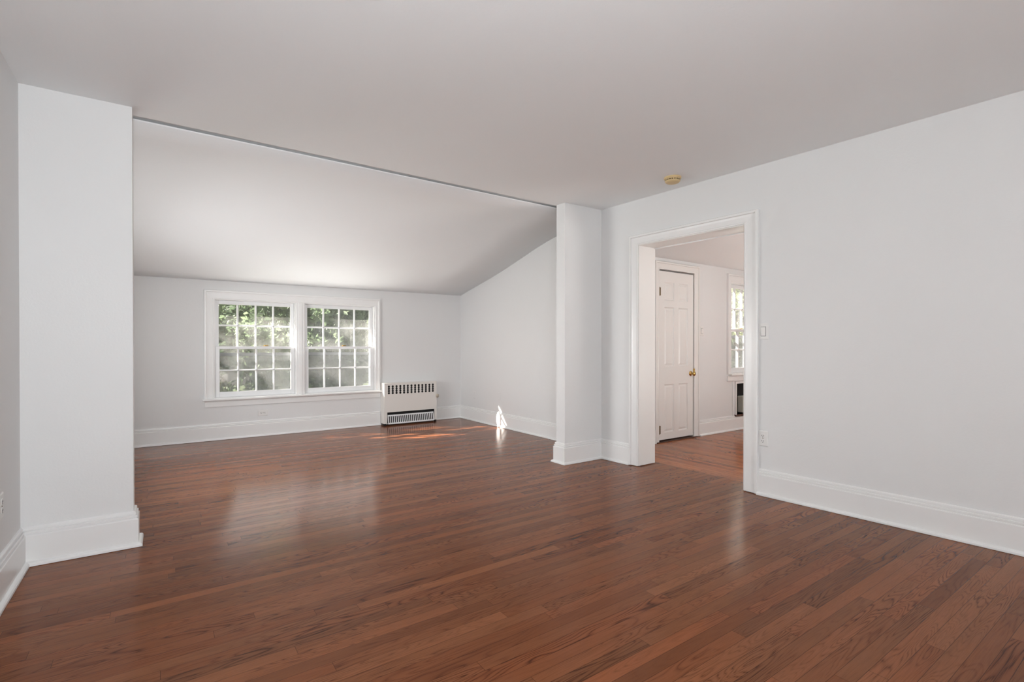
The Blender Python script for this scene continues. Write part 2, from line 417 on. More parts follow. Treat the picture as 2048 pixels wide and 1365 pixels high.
# ------------------------------------------------------------------ baseboards
BP = [(0, 0), (0.040, 0), (0.039, 0.010), (0.034, 0.017), (0.024, 0.021), (0.022, 0.022), (0.022, 0.148), (0.020, 0.152), (0.0135, 0.1535), (0.0135, 0.1565), (0.0175, 0.159), (0.0175, 0.168), (0.015, 0.170), (0.008, 0.171), (0.008, 0.1735), (0.012, 0.176), (0.011, 0.186), (0.006, 0.191), (0, 0.192)]
BP = [(d, z + 0.002) for d, z in BP]
def base(name, pts):
    bm = bmesh.new(); sweep(bm, BP, pts); return struct(name, bm, M_TRIM)
# walking with the room on the left
def pr(y): return (xr(y), y)
base('baseboard_right', [pr(YB), pr(1.995)])
base('baseboard_pier', [pr(3.178), pr(3.54), (3.085, 3.54), (3.085, 3.66), (XA, 3.66)])
base('baseboard_alcove', [(XA, 3.70), (XA, YW), (3.325, YW)])
base('baseboard_window', [(2.515, YW), (XL, YW)])
base('baseboard_left', [(XL, 3.575), (-0.128, 3.575), (-0.128, 3.455), (XL, 3.455), (XL, YB)])
base('baseboard_side', [(8.6, YD), (5.405, YD)])
base('baseboard_side_corner', [(4.578, YD), (XA + 0.02, YD)])

# ------------------------------------------------------------------ casings
def rail(bm, p0, p1, inner, out, prof):
    """Moulding from p0 to p1; profile (across from the opening edge, projection)."""
    p0, p1 = Vector(p0), Vector(p1)
    r0 = [bm.verts.new(p0 + inner * a + out * d) for a, d in prof]; r1 = [bm.verts.new(p1 + inner * a + out * d) for a, d in prof]
    n = len(prof)
    for i in range(n):
        j = (i + 1) % n; bm.faces.new((r0[i], r0[j], r1[j], r1[i]))
    bm.faces.new(r0); bm.faces.new(list(reversed(r1)))
def casing(bm, A, B, z0, z1, out, wl, wr, wt, th=0.02, back=0.012):
    """Mitred casing round an opening between floor points A and B (2D)."""
    A, B = Vector(A), Vector(B); d = (B - A).normalized(); o3 = Vector((out[0], out[1], 0))
    def P(s, z): return Vector((A.x + d.x * s, A.y + d.y * s, z))
    L = (B - A).length
    def prof(wd):
        return [(0, 0), (0, th * 0.75), (0.008, th * 0.9), (0.014, th * 0.75), (wd * 0.55, th * 0.85), (wd - 0.024, th), (wd - 0.02, th + back), (wd - 0.004, th + back), (wd, th + back - 0.004), (wd, 0)]
    def piece(wd, f0, f1):
        pf = prof(wd); n = len(pf)
        r0 = [bm.verts.new(f0(a) + o3 * q) for a, q in pf]; r1 = [bm.verts.new(f1(a) + o3 * q) for a, q in pf]
        for i in range(n):
            j = (i + 1) % n; bm.faces.new((r0[i], r0[j], r1[j], r1[i]))
        bm.faces.new(r0); bm.faces.new(list(reversed(r1)))
    piece(wl, lambda a: P(-a, z0), lambda a: P(-a, z1 + a * wt / wl))
    piece(wr, lambda a: P(L + a, z0), lambda a: P(L + a, z1 + a * wt / wr))
    piece(wt, lambda a: P(-a * wl / wt, z1 + a), lambda a: P(L + a * wr / wt, z1 + a))

def inr(y): return Vector((xr(y), y))
nrm = Vector((-RD.y, RD.x)); nrm = nrm if nrm.x < 0 else -nrm       # into the main room
tr1 = empty('trim_1', (0, 0, 0), kind='structure')
bm = bmesh.new(); casing(bm, inr(DY1 - 0.012), inr(DY0 + 0.012), 0.006, DZ - 0.012, nrm, 0.088, 0.108, 0.088, 0.018, 0.012)
link('doorway_casing', bm, M_TRIM, tr1)
bm = bmesh.new()
for y0, y1, z0, z1 in ((DY1 - 0.02, DY1, 0.006, DZ), (DY0, DY0 + 0.02, 0.006, DZ), (DY0 + 0.02, DY1 - 0.02, DZ - 0.02, DZ)):
    prism(bm, [(xr(y0) - 0.002, y0), (xr(y0) + RT + 0.01, y0), (xr(y1) + RT + 0.01, y1), (xr(y1) - 0.002, y1)], z0, z1)
link('jamb_lining', bm, M_DOOR, tr1)
bm = bmesh.new(); casing(bm, inr(DY1 - 0.012) - nrm * RT, inr(DY0 + 0.012) - nrm * RT, 0.006, DZ - 0.03, -nrm, 0.085, 0.085, 0.07, 0.018, 0.008)
link('doorway_casing', bm, M_TRIM, tr1)
# shadow gap beneath the casing feet is left open, as in the room

# ------------------------------------------------------------------ windows
def frame_box(bm, x0, x1, z0, z1, y0, y1, l, r, b, t, bev=0.0):
    box(bm, x0, x0 + l, y0, y1, z0, z1, bev); box(bm, x1 - r, x1, y0, y1, z0, z1, bev)
    box(bm, x0 + l, x1 - r, y0, y1, z0, z0 + b, bev); box(bm, x0 + l, x1 - r, y0, y1, z1 - t, z1, bev)
def muntin(bm, x0, x1, z0, z1, y0, y1, cols, rows, wd):
    # bars tapered towards the room like glazing bars
    def bar(ax, c, lo_, hi_):
        if ax == 'v': pts = [(c - wd / 2, y1), (c + wd / 2, y1), (c + wd / 2, (y0 + y1) / 2), (c + wd / 5, y0), (c - wd / 5, y0), (c - wd / 2, (y0 + y1) / 2)]; prism(bm, pts, lo_, hi_)
        else:
            pts = [(c - wd / 2, y1), (c + wd / 2, y1), (c + wd / 2, (y0 + y1) / 2), (c + wd / 5, y0), (c - wd / 5, y0), (c - wd / 2, (y0 + y1) / 2)]
            a = [bm.verts.new((lo_, y, z)) for z, y in pts]; b = [bm.verts.new((hi_, y, z)) for z, y in pts]
            bm.faces.new(a); bm.faces.new(list(reversed(b)))
            for i in range(6):
                j = (i + 1) % 6; bm.faces.new((a[i], a[j], b[j], b[i]))
    for i in range(1, cols): bar('v', x0 + (x1 - x0) * i / cols, z0, z1)
    for i in range(1, rows): bar('h', z0 + (z1 - z0) * i / rows, x0, x1)

def double_hung(root, x0, x1, z0, zm, z1, yw, cols, rows, lock_x):
    """One double-hung unit in an opening x0..x1, z0..z1 whose room face is at yw; zm is the meeting rail."""
    bm = bmesh.new(); frame_box(bm, x0, x1, z0, z1, yw + 0.004, yw + 0.15, 0.012, 0.012, 0.02, 0.012)
    # parting beads and stops
    for y in (yw + 0.018, yw + 0.066, yw + 0.106):
        pass
    link('window_frame', bm, M_TRIM, root)
    a, b = x0 + 0.014, x1 - 0.014
    up = bmesh.new(); frame_box(up, a, b, zm - 0.017, z1 - 0.013, yw + 0.070, yw + 0.102, 0.042, 0.042, 0.032, 0.045, 0.003)
    gx0, gx1, gz0, gz1 = a + 0.042, b - 0.042, zm + 0.015, z1 - 0.058
    muntin(up, gx0, gx1, gz0, gz1, yw + 0.070, yw + 0.100, cols, rows, 0.022)
    us = link('upper_sash', up, M_VINYL, root)
    bm = bmesh.new(); box(bm, gx0, gx1, yw + 0.088, yw + 0.091, gz0, gz1); link('glass_pane', bm, M_GLASS, us)
    lw = bmesh.new(); frame_box(lw, a, b, z0 + 0.021, zm + 0.017, yw + 0.024, yw + 0.060, 0.046, 0.046, 0.062, 0.034, 0.003)
    hx0, hx1, hz0, hz1 = a + 0.046, b - 0.046, z0 + 0.083, zm - 0.017
    muntin(lw, hx0, hx1, hz0, hz1, yw + 0.024, yw + 0.056, cols, rows, 0.022)
    ls = link('lower_sash', lw, M_VINYL, root)
    bm = bmesh.new(); box(bm, hx0, hx1, yw + 0.045, yw + 0.048, hz0, hz1); link('glass_pane', bm, M_GLASS, ls)
    # brass cam lock on the meeting rail
    bm = bmesh.new(); zz = zm + 0.017
    box(bm, lock_x - 0.032, lock_x + 0.032, yw + 0.028, yw + 0.056, zz, zz + 0.005, 0.001)
    lathe(bm, [(0, 0.013), (0.010, 0.012), (0.013, 0.0)], (lock_x - 0.006, yw + 0.042, zz + 0.005), (0, 0, 1), 14)
    box(bm, lock_x - 0.004, lock_x + 0.034, yw + 0.034, yw + 0.046, zz + 0.008, zz + 0.017, 0.002)
    link('sash_lock', bm, M_BRASS, ls, label='brass sash lock')
    # storm window outside: frame, grey rails, dusty glass above, insect screen below
    st = bmesh.new(); frame_box(st, x0 + 0.002, x1 - 0.002, z0 + 0.004, z1 - 0.002, yw + 0.150, yw + 0.172, 0.030, 0.030, 0.030, 0.030, 0.001)
    sw = link('storm_window', st, M_VINYL, root)
    bm = bmesh.new(); box(bm, x0 + 0.032, x1 - 0.032, yw + 0.150, yw + 0.168, zm - 0.10, zm - 0.062, 0.001)
    link('storm_rail', bm, M_STORM, sw, label='grey storm window rail')
    bm = bmesh.new(); box(bm, x0 + 0.032, x1 - 0.032, yw + 0.158, yw + 0.160, zm - 0.062, z1 - 0.032); box(bm, x0 + 0.032, x1 - 0.032, yw + 0.166, yw + 0.168, z0 + 0.034, zm - 0.10)
    link('storm_glass', bm, M_STORMG, sw)
    bm = bmesh.new(); box(bm, x0 + 0.032, x1 - 0.032, yw + 0.1535, yw + 0.1540, z0 + 0.034, zm - 0.10)
    link('insect_screen', bm, M_SCREEN, sw, label='grey insect screen')

win = empty('window_1', (1.475, YW, 0.478), kind='structure')
bm = bmesh.new(); casing(bm, (WX0, YW), (WX1, YW), WZ0 + 0.012, WZ1 - 0.004, (0, -1), 0.10, 0.068, 0.102, 0.018, 0.010)
link('window_casing', bm, M_TRIM, win)
bm = bmesh.new(); box(bm, 1.413, 1.507, YW - 0.014, YW + 0.15, WZ0 + 0.012, WZ1 - 0.002, 0.003); box(bm, 1.438, 1.482, YW - 0.022, YW - 0.012, WZ0 + 0.012, WZ1 - 0.006, 0.003)
link('mullion', bm, M_TRIM, win)
bm = bmesh.new(); box(bm, 0.385, 2.562, YW - 0.062, YW + 0.020, 0.468, 0.490, 0.006)
link('window_stool', bm, M_TRIM, win)
bm = bmesh.new()
pf = [(0, 0), (0, 0.016), (0.058, 0.016), (0.064, 0.022), (0.074, 0.022), (0.074, 0)]
r0 = [bm.verts.new((0.41, YW - d, 0.394 + z)) for z, d in pf]; r1 = [bm.verts.new((2.518, YW - d, 0.394 + z)) for z, d in pf]
for i in range(6):
    j = (i + 1) % 6; bm.faces.new((r0[i], r0[j], r1[j], r1[i]))
bm.faces.new(r0); bm.faces.new(r1[::-1])
link('window_apron', bm, M_TRIM, win)
double_hung(win, 0.505, 1.413, 0.478, 1.088, 1.668, YW, 4, 2, 1.06)
double_hung(win, 1.507, 2.445, 0.478, 1.088, 1.668, YW, 4, 2, 2.02)
# exterior eave and siding reveal outside the window wall
bm = bmesh.new(); prism(bm, [(-1.5, YW + 0.16), (5.0, YW + 0.16), (5.0, YW + 0.62), (-1.5, YW + 0.62)], 1.93, 2.07)
struct('trim_2', bm, M_ROOF)

win2 = empty('window_2', (6.5, YD, 0.735), kind='structure')
bm = bmesh.new(); casing(bm, (6.105, YD), (6.90, YD), 0.742, 1.945, (0, -1), 0.09, 0.09, 0.105, 0.016, 0.012)
link('window_casing', bm, M_TRIM, win2)
bm = bmesh.new(); box(bm, 6.055, 6.95, YD - 0.055, YD + 0.02, 0.722, 0.744, 0.006)
link('window_stool', bm, M_TRIM, win2)
bm = bmesh.new(); box(bm, 6.02, 6.985, YD - 0.022, YD, 0.650, 0.722, 0.003)
link('window_apron', bm, M_TRIM, win2)
double_hung(win2, 6.105, 6.90, 0.735, 1.318, 1.945, YD, 4, 2, 6.42)

# plain-sash windows out of view
def plain_window(name, axis, c, lo_, hi_, z0=0.8, z1=2.1):
    r = empty(name, (0, 0, 0), kind='structure')
    bm = bmesh.new()
    frame_box(bm, lo_, hi_, z0, z1, -0.03, 0.10, 0.05, 0.05, 0.06, 0.05); box(bm, lo_ + 0.05, hi_ - 0.05, 0.0, 0.05, (z0 + z1) / 2 - 0.02, (z0 + z1) / 2 + 0.02)
    muntin(bm, lo_ + 0.05, hi_ - 0.05, z0 + 0.06, z1 - 0.05, 0.01, 0.04, 4, 4, 0.02)
    for v in bm.verts:
        if axis == 'y': v.co.y = c - v.co.y
        else: v.co = Vector((c - v.co.y, v.co.x, v.co.z))
    link('window_frame', bm, M_TRIM, r)
plain_window('window_3', 'y', YB, -0.2, 1.4); plain_window('window_4', 'x', XL, -4.0, -2.6)
plain_window('added_alcove_window', 'x', XL, 3.9, 5.6, 0.65, 1.65); plain_window('window_6', 'y', -2.0, 5.3, 7.1, 0.7, 2.0)  # the alcove one is invented, out of view, to admit fill light

# ------------------------------------------------------------------ six-panel door in the side room
door = empty('door_1', (4.66, YD, 0), kind='structure')
bm = bmesh.new(); casing(bm, (4.655, YD), (5.313, YD), 0.004, 1.99, (0, -1), 0.078, 0.092, 0.09, 0.016, 0.010)
link('door_casing', bm, M_DOOR, door)
bm = bmesh.new()
box(bm, 4.655, 4.661, YD, YD + 0.15, 0, 1.99); box(bm, 5.307, 5.313, YD, YD + 0.15, 0, 1.99); box(bm, 4.661, 5.307, YD, YD + 0.15, 1.984, 1.99)
link('door_jamb', bm, M_DOOR, door)
bm = bmesh.new()
X0, X1, Z0, Z1 = 4.6625, 5.3062, 0.024, 1.974
pc = [(4.765, 4.942), (5.027, 5.203)]; pz = [(0.105, 0.662), (0.872, 1.560), (1.640, 1.850)]
yf, yk = YD + 0.004, YD + 0.040
for a, b in ((X0, pc[0][0]), (pc[0][1], pc[1][0]), (pc[1][1], X1)): box(bm, a, b, yf, yk, Z0, Z1)
for a, b in pc:
    for c, d in ((Z0, pz[0][0]), (pz[0][1], pz[1][0]), (pz[1][1], pz[2][0]), (pz[2][1], Z1)): box(bm, a, b, yf, yk, c, d)
slab = link('door_slab', bm, M_DOOR, door)
for a, b in pc:
    for c, d in pz:
        bm = bmesh.new()
        # recessed, raised-field panel with ogee slope at the sticking
        loops = [((0, yf + 0.001)), (0.008, yf + 0.012), (0.014, yf + 0.013), (0.034, yf + 0.005), (0.036, yf + 0.005)]
        rings = []
        for ins, y in loops:
            rings.append([bm.verts.new(p) for p in ((a + ins, y, c + ins), (b - ins, y, c + ins), (b - ins, y, d - ins), (a + ins, y, d - ins))])
        for q, s in zip(rings, rings[1:]):
            for i in range(4):
                j = (i + 1) % 4; bm.faces.new((q[i], q[j], s[j], s[i]))
        bm.faces.new(rings[-1])
        back = [bm.verts.new(p) for p in ((a, yk, c), (b, yk, c), (b, yk, d), (a, yk, d))]
        bm.faces.new(back[::-1])
        for i in range(4):
            j = (i + 1) % 4; bm.faces.new((rings[0][j], rings[0][i], back[i], back[j]))
        link('door_panel', bm, M_DOOR, slab)
for z in (1.735, 0.142):
    bm = bmesh.new()
    box(bm, 4.664, 4.694, YD - 0.001, YD + 0.004, z - 0.046, z + 0.046, 0.001)
    lathe(bm, [(0, 0.0), (0, 0.006), (0.100, 0.006), (0.100, 0.0)], (4.668, YD - 0.003, z - 0.05), (0, 0, 1), 12)
    link('hinge', bm, M_HINGE, slab, label='dark tarnished brass hinge')
bm = bmesh.new()
lathe(bm, [(0, 0.0), (0, 0.030), (0.004, 0.030), (0.008, 0.024), (0.012, 0.012), (0.028, 0.010), (0.034, 0.017), (0.044, 0.027), (0.054, 0.028), (0.061, 0.022), (0.065, 0.010), (0.066, 0.0)], (5.258, yf, 0.775), (0, -1, 0), 28)
link('door_knob', bm, M_BRASS, slab, smooth=True, label='round brass knob')
bm = bmesh.new(); box(bm, 5.306, 5.316, YD - 0.018, YD + 0.002, 0.745, 0.835, 0.001)
link('strike_plate', bm, M_BRASS, door, label='thin brass strike plate')
bm = bmesh.new(); box(bm, 4.59, 5.36, YD - 0.03, YD + 0.17, 0.0, 0.008, 0.003)
link('threshold', bm, M_SILLW, door, label='dark stained wood threshold')

# ------------------------------------------------------------------ wall plates
def thing(name, label, cat, loc, rz=0.0, group=None):
    o = empty(name, loc, rz, label=label, category=cat)
    if group: o['group'] = group
    return o
# local frame of a plate: x right, z up, -y towards the room
def plate_body(bm, wd, ht, th=0.006):
    lp = [(0, 0.0), (0, -th * 0.45), (0.004, -th * 0.9), (0.006, -th)]
    rings = [[bm.verts.new(p) for p in ((-wd / 2 + i, y, -ht / 2 + i), (wd / 2 - i, y, -ht / 2 + i), (wd / 2 - i, y, ht / 2 - i), (-wd / 2 + i, y, ht / 2 - i))] for i, y in lp]
    for q, s in zip(rings, rings[1:]):
        for i in range(4):
            j = (i + 1) % 4; bm.faces.new((q[i], q[j], s[j], s[i]))
    bm.faces.new(rings[0][::-1]); bm.faces.new(rings[-1])
def screw(bm, x, z, y): lathe(bm, [(0, 0.0035), (0.001, 0.003), (0.0014, 0)], (x, y, z), (0, -1, 0), 10)
def rocker_switch(label, loc, rz, ht=0.118, wd=0.074):
    t = thing('light_switch', label, 'light switch', loc, rz, 'rocker light switches')
    bm = bmesh.new(); plate_body(bm, wd, ht); local('switch_plate', bm, M_PLATE, t)
    bm = bmesh.new(); box(bm, -0.0185, 0.0185, -0.0066, -0.0055, -0.0355, 0.0355); local('rocker_gap', bm, M_GAP, t, label='dark gap around the rocker')
    bm = bmesh.new()
    pts = [(-0.033, -0.006), (-0.033, -0.0072), (0.0, -0.0085), (0.033, -0.011), (0.033, -0.006)]
    a = [bm.verts.new((-0.0165, y, z)) for z, y in pts]; b = [bm.verts.new((0.0165, y, z)) for z, y in pts]
    bm.faces.new(a); bm.faces.new(b[::-1])
    for i in range(5):
        j = (i + 1) % 5; bm.faces.new((a[i], a[j], b[j], b[i]))
    local('rocker', bm, M_PLATE, t)
    for z in (-0.048, 0.048):
        bm = bmesh.new(); screw(bm, 0, z, -0.006); local('screw', bm, M_PLATE, t)
    return t
def outlet(label, loc, rz, horizontal=False, wd=0.072, ht=0.114):
    t = thing('power_outlet', label, 'outlet', loc, rz, 'wall outlets')
    bm = bmesh.new(); plate_body(bm, wd, ht); 
    def rot(bm_):
        if horizontal:
            for v in bm_.verts: v.co = Vector((v.co.z, v.co.y, -v.co.x))
        return bm_
    local('outlet_plate', rot(bm), M_PLATE, t)
    for cz in (-0.0195, 0.0195):
        bm = bmesh.new()
        ring = []
        for i in range(24):
            an = 2 * math.pi * i / 24; x = max(-0.0165, min(0.0165, 0.0175 * math.cos(an))); z = max(-0.0143, min(0.0143, 0.0175 * math.sin(an)))
            ring.append((x, z))
        lo_ = [bm.verts.new((x, -0.0058, cz + z)) for x, z in ring]; hi_ = [bm.verts.new((x * 0.96, -0.0078, cz + z * 0.96)) for x, z in ring]
        for i in range(24):
            j = (i + 1) % 24; bm.faces.new((lo_[i], lo_[j], hi_[j], hi_[i]))
        bm.faces.new(hi_)
        rc = local('receptacle', rot(bm), M_PLATE, t)
        bm = bmesh.new()
        box(bm, -0.0082, -0.0052, -0.0083, -0.0077, cz - 0.003, cz + 0.007); box(bm, 0.0052, 0.0078, -0.0083, -0.0077, cz - 0.002, cz + 0.006)
        lathe(bm, [(0, 0), (0, 0.0032), (0.0006, 0.0032), (0.0006, 0)], (0, -0.0077, cz - 0.0085), (0, -1, 0), 10)
        s = local('slots', rot(bm), M_DARK, rc, label='dark plug slots')
    bm = bmesh.new(); screw(bm, 0, 0, -0.006); local('screw', rot(bm), M_HINGE, t, label='small dark screw')
    return t
ang = math.atan2(nrm.y, nrm.x) + math.pi / 2          # rz so that local -y faces into the room off the right wall
def on_right(y, z): return (xr(y), y, z)
rocker_switch('white rocker light switch on the right wall beside the doorway', on_right(1.960, 1.213), ang)
outlet('white upright double outlet low on the right wall beside the doorway', on_right(1.961, 0.421), ang)
rocker_switch('small white light switch on the far wall between the six-panel door and window', (5.475, YD, 1.293), 0.0)
outlet('white sideways outlet in the wall under the big double window', (1.025, YW, 0.284), 0.0, True)
outlet('white outlet seen edge-on at the left edge, on the left wall', (XL, 3.075, 0.40), math.pi / 2)
for y, z, lab in ((6.405, 0.385, 'painted-over blank cover plate on the alcove side wall nearer the radiator'), (5.738, 0.419, 'painted-over blank cover plate on the alcove side wall above the bright sun patch')):
    t = thing('blank_plate', lab, 'wall plate', (XA, y, z), -math.pi / 2, 'blank wall plates in the alcove')
    bm = bmesh.new(); plate_body(bm, 0.07, 0.105, 0.004); local('cover_plate', bm, M_WALL, t)
    for zz in (-0.042, 0.042):
        bm = bmesh.new(); screw(bm, 0, zz, -0.004); local('screw', bm, M_WALL, t)

# ------------------------------------------------------------------ smoke detector on the ceiling
sx, sy = 3.335, 2.53
t = thing('smoke_detector', 'yellowed round smoke detector on the ceiling by the doorway', 'smoke detector', (sx, sy, zc(sx)))
bm = bmesh.new(); lathe(bm, [(0.004, 0), (0.004, 0.066), (-0.012, 0.066), (-0.014, 0.062), (-0.014, 0)], (0, 0, 0), (0, 0, 1), 40); local('base_plate', bm, M_SMOKE, t)
bm = bmesh.new(); lathe(bm, [(-0.014, 0), (-0.014, 0.060), (-0.034, 0.058), (-0.042, 0.050), (-0.046, 0.030), (-0.046, 0)], (0, 0, 0), (0, 0, 1), 40); cv = local('cover', bm, M_SMOKE, t)
bm = bmesh.new()
for i in range(20):
    an = 2 * math.pi * i / 20; c, s = math.cos(an), math.sin(an)
    p = Vector((c, s, 0)); q = Vector((-s, c, 0))
    vs = [bm.verts.new(p * 0.0598 + q * e * 0.006 + Vector((0, 0, z))) for e, z in ((-1, -0.029), (1, -0.029), (1, -0.021), (-1, -0.021))]
    bm.faces.new(vs)
local('vent_slots', bm, M_HINGE, cv, label='dark brown vent slots')

# ------------------------------------------------------------------ radiator cover by the big window
rx0, rx1, ry, rz0, rz1 = 2.522, 3.322, 6.675, 0.028, 0.580
rad = thing('radiator_cover', 'cream metal radiator cover with round-hole slots beside the big window', 'radiator', ((rx0 + rx1) / 2, 6.75, 0))
bm = bmesh.new()
def fill_panel(bm, outer, holes, y0, y1):
    def loop(pts, y): return [bm.verts.new((x, y, z)) for x, z in pts]
    def edges(vs): return [bm.edges.new((vs[i], vs[(i + 1) % len(vs)])) for i in range(len(vs))]
    fr = [loop(outer, y0)] + [loop(h, y0) for h in holes]
    es = []
    for q in fr: es += edges(q)
    bmesh.ops.triangle_fill(bm, use_beauty=True, use_dissolve=False, edges=es)
    bk = [loop(outer, y1)] + [loop(h, y1) for h in holes]
    for q, s in zip(fr, bk):
        for i in range(len(q)):
            j = (i + 1) % len(q); bm.faces.new((q[i], q[j], s[j], s[i]))
holes = []
for k in range(13):
    cx = 2.590 + k * (3.262 - 2.590) / 12
    # each slot is four overlapping punched circles
    pts = []
    for side in (1, -1):
        order = range(4) if side == 1 else range(3, -1, -1)
        for q in order:
            cz = 0.452 + q * 0.031
            for a in (-65, -35, 0, 35, 65):
                a2 = R(a * side)
                pts.append((cx + side * 0.0165 * math.cos(a2), cz + 0.0165 * math.sin(a2) * 1.0 if side == 1 else cz - 0.0165 * math.sin(R(a))))
        if side == 1: pts.append((cx, 0.452 + 3 * 0.031 + 0.0165))
        else: pts.append((cx, 0.452 - 0.0165))
    holes.append(pts)
op = (2.566, 3.284, 0.0, 0.186)
outer = [(rx0, 0.0), (2.552, 0.0), (2.566, 0.03), (2.566, 0.186), (3.284, 0.186), (3.284, 0.03), (3.296, 0.0), (rx1, 0.0)]
outer = [(x, max(z, rz0)) for x, z in outer] 
outer = [(rx0, rz0), (2.566, rz0), (2.566, 0.186), (3.284, 0.186), (3.284, rz0), (rx1, rz0), (rx1, rz1), (rx0, rz1)]
fill_panel(bm, outer, holes, ry, ry + 0.002)
link('front_panel', bm, M_RAD, rad)
bm = bmesh.new(); box(bm, rx0, rx0 + 0.003, ry + 0.002, YW - 0.001, rz0, rz1); link('side_panel', bm, M_RAD, rad)
bm = bmesh.new(); box(bm, rx1 - 0.003, rx1, ry + 0.002, YW - 0.001, rz0, rz1)
link('side_panel', bm, M_RAD, rad)
bm = bmesh.new(); box(bm, rx0 - 0.003, rx1 + 0.003, ry - 0.004, YW - 0.001, rz1, rz1 + 0.012, 0.003)
link('top_panel', bm, M_RAD, rad)
bm = bmesh.new(); box(bm, rx0 + 0.004, rx1 - 0.004, ry + 0.035, YW - 0.03, 0.03, rz1 - 0.004)
link('radiator_core', bm, M_RADIN, rad, label='black radiator inside the cover')
# lower register grille: bars, leaning slightly out
bm = bmesh.new(); gx0, gx1, gz0, gz1 = 2.574, 3.272, 0.022, 0.148
gh = []
for k in range(24):
    cx = gx0 + 0.022 + k * (gx1 - gx0 - 0.044) / 23
    gh.append([(cx - 0.0078, gz0 + 0.018), (cx + 0.0078, gz0 + 0.018), (cx + 0.0078, gz1 - 0.018), (cx - 0.0078, gz1 - 0.018)])
fill_panel(bm, [(gx0, gz0), (gx1, gz0), (gx1, gz1), (gx0, gz1)], gh, 0.0, 0.003)
for v in bm.verts: v.co.y += ry - 0.022 + (v.co.z - gz0) * 0.22
link('register_grille', bm, M_VINYL, rad, label='white slotted register at the bottom')
for fx in (rx0 + 0.014, rx1 - 0.014):
    bm = bmesh.new(); box(bm, fx - 0.012, fx + 0.012, ry + 0.004, ry + 0.04, 0.0, rz0 + 0.002); link('foot', bm, M_RADIN, rad, label='short black foot')
bm = bmesh.new(); c0 = (rx1 - 0.004, ry + 0.022, 0.374)
lathe(bm, [(0, 0.008), (0.016, 0.008), (0.016, 0.0)], c0, (1, 0, 0), 12); 
lathe(bm, [(0.012, 0.0), (0.012, 0.023), (0.018, 0.029), (0.036, 0.029), (0.044, 0.021), (0.046, 0.0)], c0, (0.75, -0.8, 0.1), 9)
link('valve_knob', bm, M_VALVE, rad, label='stone-brown faceted valve knob')

# ------------------------------------------------------------------ open radiator niche beneath the side-room window
nic = thing('radiator_niche', 'open black radiator niche with white surround under the side-room window', 'radiator', (6.58, YD, 0.17))
bm = bmesh.new()
frame_box(bm, 6.205, 6.97, 0.19, 0.64, YD - 0.018, YD + 0.001, 0.022, 0.022, 0.004, 0.028); frame_box(bm, 6.150, 7.025, 0.192, 0.648, YD - 0.010, YD - 0.0005, 0.018, 0.018, 0.002, 0.006)
link('surround', bm, M_TRIM, nic)
bm = bmesh.new(); y1 = YD + 0.15
box(bm, 6.217, 6.96, y1 - 0.004, y1, 0.20, 0.615); box(bm, 6.217, 6.222, YD + 0.01, y1, 0.20, 0.615); box(bm, 6.952, 6.957, YD + 0.01, y1, 0.20, 0.615); box(bm, 6.217, 6.957, YD + 0.01, y1, 0.608, 0.613)
link('lining', bm, M_RADIN, nic, label='black recess lining')
bm = bmesh.new(); box(bm, 6.19, 6.97, YD - 0.03, y1, 0.178, 0.200, 0.003)
link('sill', bm, M_SILLW, nic, label='dark brown wooden sill')
for k in range(6):
    bm = bmesh.new(); box(bm, 6.448 + k * 0.082, 6.508 + k * 0.082, YD + 0.02, YD + 0.11, 0.205, 0.43, 0.012); link('radiator_section', bm, M_FIN, nic, label='cream painted radiator section')

# ------------------------------------------------------------------ garden outside
bm = bmesh.new(); prism(bm, [(-40, 7.6), (60, 7.6), (60, 60), (-40, 60)], -3.3, -3.0); prism(bm, [(9.2, -6), (60, -6), (60, 7.6), (9.2, 7.6)], -3.3, -3.0)
struct('ground', bm, M_LAWN)

